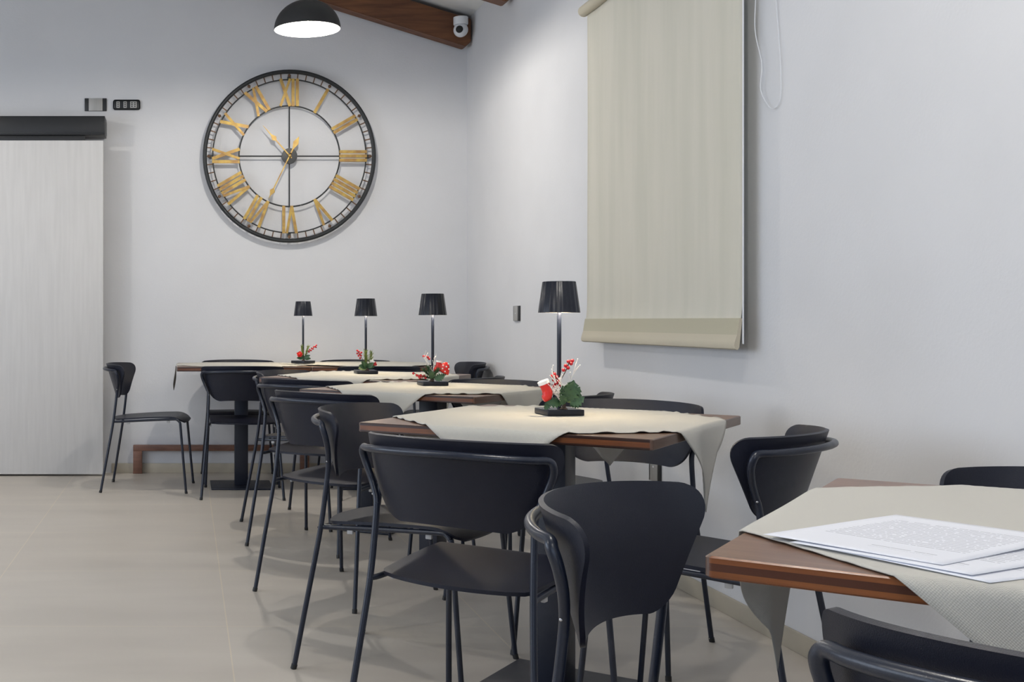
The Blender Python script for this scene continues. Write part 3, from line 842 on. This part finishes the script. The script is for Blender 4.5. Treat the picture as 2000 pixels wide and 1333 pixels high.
def pine(parent, p0, d, ln, seed=0, rad=.012, m=None):
    rnd = random.Random(seed); bm = bmesh.new(); p0 = Vector(p0); d = Vector(d).normalized()
    tube(bm, [p0, p0+d*ln], [.002, .001], 6)
    for k in range(90):
        s = .12+.88*k/90; q = p0+d*ln*s
        e = Vector((rnd.uniform(-1, 1), rnd.uniform(-1, 1), rnd.uniform(-.2, .6))); e = (e.normalized()*.8+d*.9).normalized()
        tube(bm, [q, q+e*rad*1.6], [.0011, .0005], 4)
    return link('pine_twig', bm, m or M_PINE, parent)
def stem(parent, h=.035, sp=.012):
    bm = bmesh.new(); tube(bm, [(0, 0, .0005), (0, 0, .006), (.001, 0, h)], [sp, .006, .004], 10); return link('stem', bm, M_TWIG, parent)

def piece(i, dx, lab):
    x, y = LPOS[i]
    return thing('christmas_centrepiece', lab, 'flower arrangement', (x+dx, y-.030, TZ+(.028 if i == 3 else .0215)), 0, 'christmas arrangements on the lamp bases')
c = piece(0, .004, 'arrangement with red boot ornament, big green leaves and berries on the nearest lamp base')
stem(c); boot(c, (-.044, -.014, .036), .046, math.radians(-24))
for p, d, ln, wd, m in (((.012, -.004, .03), (.25, -.2, 1), .055, .042, M_LEAF), ((0, -.01, .03), (-.25, -.5, .75), .045, .034, M_LEAF),
                        ((.010, 0, .02), (.9, -.2, .5), .045, .026, M_LEAF2), ((.015, -.006, .012), (1, -.2, .15), .034, .020, M_LEAF),
                        ((-.008, -.01, .018), (-1, -.2, .05), .048, .026, M_LEAF), ((-.045, -.012, .022), (-.5, -.1, -.9), .026, .018, M_LEAF), ((.006, -.012, .03), (.05, -.4, 1), .050, .036, M_LEAF),
                        ((.02, .0, .03), (.6, -.3, .9), .042, .030, M_LEAF), ((.030, -.01, .03), (.9, -.4, .0), .022, .016, M_LEAF2)):
    leaf(c, p, d, ln, wd, m, lobed=True)
sprig(c, [(0, 0, .02), (-.012, 0, .07), (.006, 0, .11), (.016, 0, .135)], [(.012, -.004, .136), (.020, -.002, .130), (.004, -.004, .124), (.010, -.006, .118), (.024, 0, .138), (-.002, -.004, .112)])
sprig(c, [(0, 0, .02), (-.018, 0, .07), (-.030, 0, .108)], [(-.028, -.004, .100), (-.022, -.004, .092), (-.034, -.003, .094), (-.030, -.004, .084), (-.018, -.004, .080), (-.024, -.006, .074), (-.012, -.005, .070), (-.030, -.004, .066)])
frost(c, (0, -.004, .02), (-.45, -.1, 1), .10, 12, 3); frost(c, (0, -.004, .02), (.30, 0, 1), .115, 8, 4); frost(c, (-.004, -.008, .02), (-.55, -.2, .6), .06, 14, 5)
frost(c, (-.006, -.010, .02), (-.30, -.3, .5), .05, 14, 8); frost(c, (-.002, -.012, .02), (-.25, -.2, 1), .075, 16, 21); frost(c, (-.010, -.012, .02), (-.7, -.2, .9), .065, 14, 22)
leaf(c, (.004, -.014, .022), (.25, -.4, 1), .060, .044, M_LEAF, lobed=True); leaf(c, (.012, -.016, .016), (.75, -.4, .45), .044, .032, M_LEAF, lobed=True); leaf(c, (-.002, -.016, .016), (-.35, -.4, .55), .034, .028, M_LEAF, lobed=True)

c = piece(1, -.010, 'arrangement with white-dotted red heart, small boot, fir and berries on a lamp base')
stem(c); boot(c, (.024, -.006, .046), .038, math.radians(8))
bm = bmesh.new()
r_ = bmesh.ops.create_uvsphere(bm, u_segments=20, v_segments=14, radius=1)
for v in bm.verts:
    x_, y_, z_ = v.co
    v.co = Vector((.024*x_*(1-.35*max(0, -z_)), .011*y_, .026*(z_*.95+.35*abs(x_)-(.15 if z_ < 0 else 0))))
    v.co = Matrix.Rotation(math.radians(-28), 3, 'Y') @ v.co+Vector((.052, -.012, .052))
    v.co = v.co
h = link('heart_ornament', bm, M_RED, c)
for dx, dz in ((-.012, .000), (.004, .008), (-.002, -.012), (.012, .020), (.014, -.002), (-.010, .014)):
    bm = bmesh.new(); ball(bm, (.052+dx, -.0225, .054+dz), .0032, (1, .5, 1), 2); link('dot', bm, M_WHITE, h)
for p, d, ln in (((0, 0, .015), (-.8, -.3, .7), .05), ((0, 0, .015), (-.4, -.5, .9), .055), ((0, -.004, .015), (.5, -.5, .8), .045), ((0, 0, .012), (.9, -.3, .3), .05), ((0, 0, .012), (-.9, -.3, .2), .04)):
    pine(c, p, d, ln, int(ln*1000), .010, M_LEAF)
leaf(c, (.008, -.012, .01), (.8, -.4, .3), .045, .030, M_LEAF, lobed=True); leaf(c, (.0, -.012, .012), (-.3, -.4, .8), .040, .028, M_LEAF, lobed=True)
sprig(c, [(0, -.004, .010), (-.04, -.008, .022), (-.075, -.008, .034)], [(-.078, -.010, .034), (-.064, -.010, .026), (-.056, -.010, .022), (-.048, -.012, .026), (-.042, -.012, .020), (-.034, -.012, .024), (-.052, -.012, .016), (-.028, -.012, .016)])
sprig(c, [(0, 0, .02), (-.012, 0, .07), (-.028, 0, .105)], [(-.034, -.002, .104), (-.026, -.004, .104), (-.016, -.003, .100), (-.012, -.004, .094)], M_FROST)
frost(c, (0, -.004, .02), (-.38, -.1, 1), .10, 10, 13); frost(c, (.002, -.004, .02), (.12, 0, 1), .085, 8, 14)

c = piece(2, .002, 'arrangement with upright pine twigs, berries and white flower on the second farthest lamp base')
stem(c); pine(c, (-.006, -.008, .02), (-.06, -.1, 1), .075, 21, .013); pine(c, (.012, -.008, .02), (.12, -.1, 1), .070, 22, .013)
for d in ((-.8, -.3, .9), (-1, -.3, .3), (.9, -.3, .4), (.5, -.6, .5), (-.4, -.6, .5), (-1, -.2, -.05)):
    leaf(c, (0, -.006, .014), d, .046, .026, M_LEAF if d[2] > 0 else M_LEAF2)
sprig(c, [(0, 0, .02), (-.022, 0, .055), (-.048, 0, .098)], [(-.050, -.003, .100), (-.042, -.003, .094), (-.050, -.003, .086), (-.038, -.003, .083), (-.030, -.004, .090), (-.032, -.004, .075), (-.044, -.003, .074), (-.036, -.004, .062)])
sprig(c, [(0, -.006, .016), (.02, -.010, .030), (.036, -.010, .034)], [(.038, -.012, .038), (.042, -.012, .030), (.034, -.014, .030)], br=.0065)
for k in range(5):
    a_ = k*2*PI/5; leaf(c, (.022, -.014, .044), (math.cos(a_), -.5, math.sin(a_)), .016, .012, M_WHITE, name='petal')

c = piece(3, 0, 'arrangement with an orange-red flower, green twigs and trailing berries on the farthest lamp base')
stem(c, .03)
for k in range(9):
    a_ = k*2*PI/9; leaf(c, (-.026, -.014, .040), (math.cos(a_), -.7 if k % 2 else -.2, math.sin(a_)), .020, .017, M_RED, name='petal')
bm = bmesh.new(); ball(bm, (-.026, -.020, .040), .010, sub=2); link('flower_centre', bm, M_RED, c)
pine(c, (-.004, -.006, .02), (-.12, -.1, 1), .070, 31, .010); pine(c, (.006, -.006, .02), (.35, -.1, 1), .070, 32, .010)
for d in ((-1, -.3, .6), (-1, -.3, .1), (.9, -.3, .5), (.6, -.5, .3), (.9, -.3, 0)):
    leaf(c, (0, -.006, .014), d, .044, .022, M_LEAF)
sprig(c, [(0, 0, .02), (.035, 0, .055), (.075, 0, .090)], [(.078, -.002, .094), (.070, -.002, .086), (.062, -.002, .084), (.058, -.002, .072), (.050, -.002, .076), (.046, -.002, .062), (.038, -.003, .066), (.034, -.003, .054), (.028, -.003, .058), (.076, -.002, .082)])

# ------------------------------------------------------------------ papers
def sheet(name, lab, bl, ang, z, seed):
    rnd = random.Random(seed); p1, p2 = rnd.uniform(0, 6), rnd.uniform(0, 6)
    bm = bmesh.new(); uvl = bm.loops.layers.uv.new('UVMap'); NU, NV = 14, 20; g = []; UV = {}
    for j in range(NV+1):
        row = []
        for i in range(NU+1):
            u, v = i/NU, j/NV
            zz = .0004*(1+math.sin(u*3+v*4+p1))+.0005*(1+math.sin(v*7+p2))*v
            vv = bm.verts.new((v*.297, -u*.21, zz)); UV[vv] = (u, v); row.append(vv)
        g.append(row)
    for j in range(NV):
        for i in range(NU):
            f = bm.faces.new((g[j][i], g[j][i+1], g[j+1][i+1], g[j+1][i]))
            for l in f.loops: l[uvl].uv = UV[l.vert]
    o = link(name, bm, M_PAPER, None, 80)
    sm = o.modifiers.new('thickness', 'SOLIDIFY'); sm.thickness = .0003; sm.offset = 1
    o.location = (bl[0], bl[1], z); o.rotation_euler = (0, 0, math.radians(ang))
    tag(o, lab, 'paper', 'printed sheets on the foreground table')
sheet('paper_sheet', 'lowest white printed sheet, its near corner reaching closest to the camera', (.745, 1.405), 22, TZ+.0050, 1)
sheet('paper_sheet', 'middle white printed sheet, between the other two on the foreground table', (.728, 1.425), 27, TZ+.0065, 2)
sheet('paper_sheet', 'topmost white printed sheet on the foreground table, reaching farthest left', (.715, 1.464), 30.5, TZ+.0080, 3)
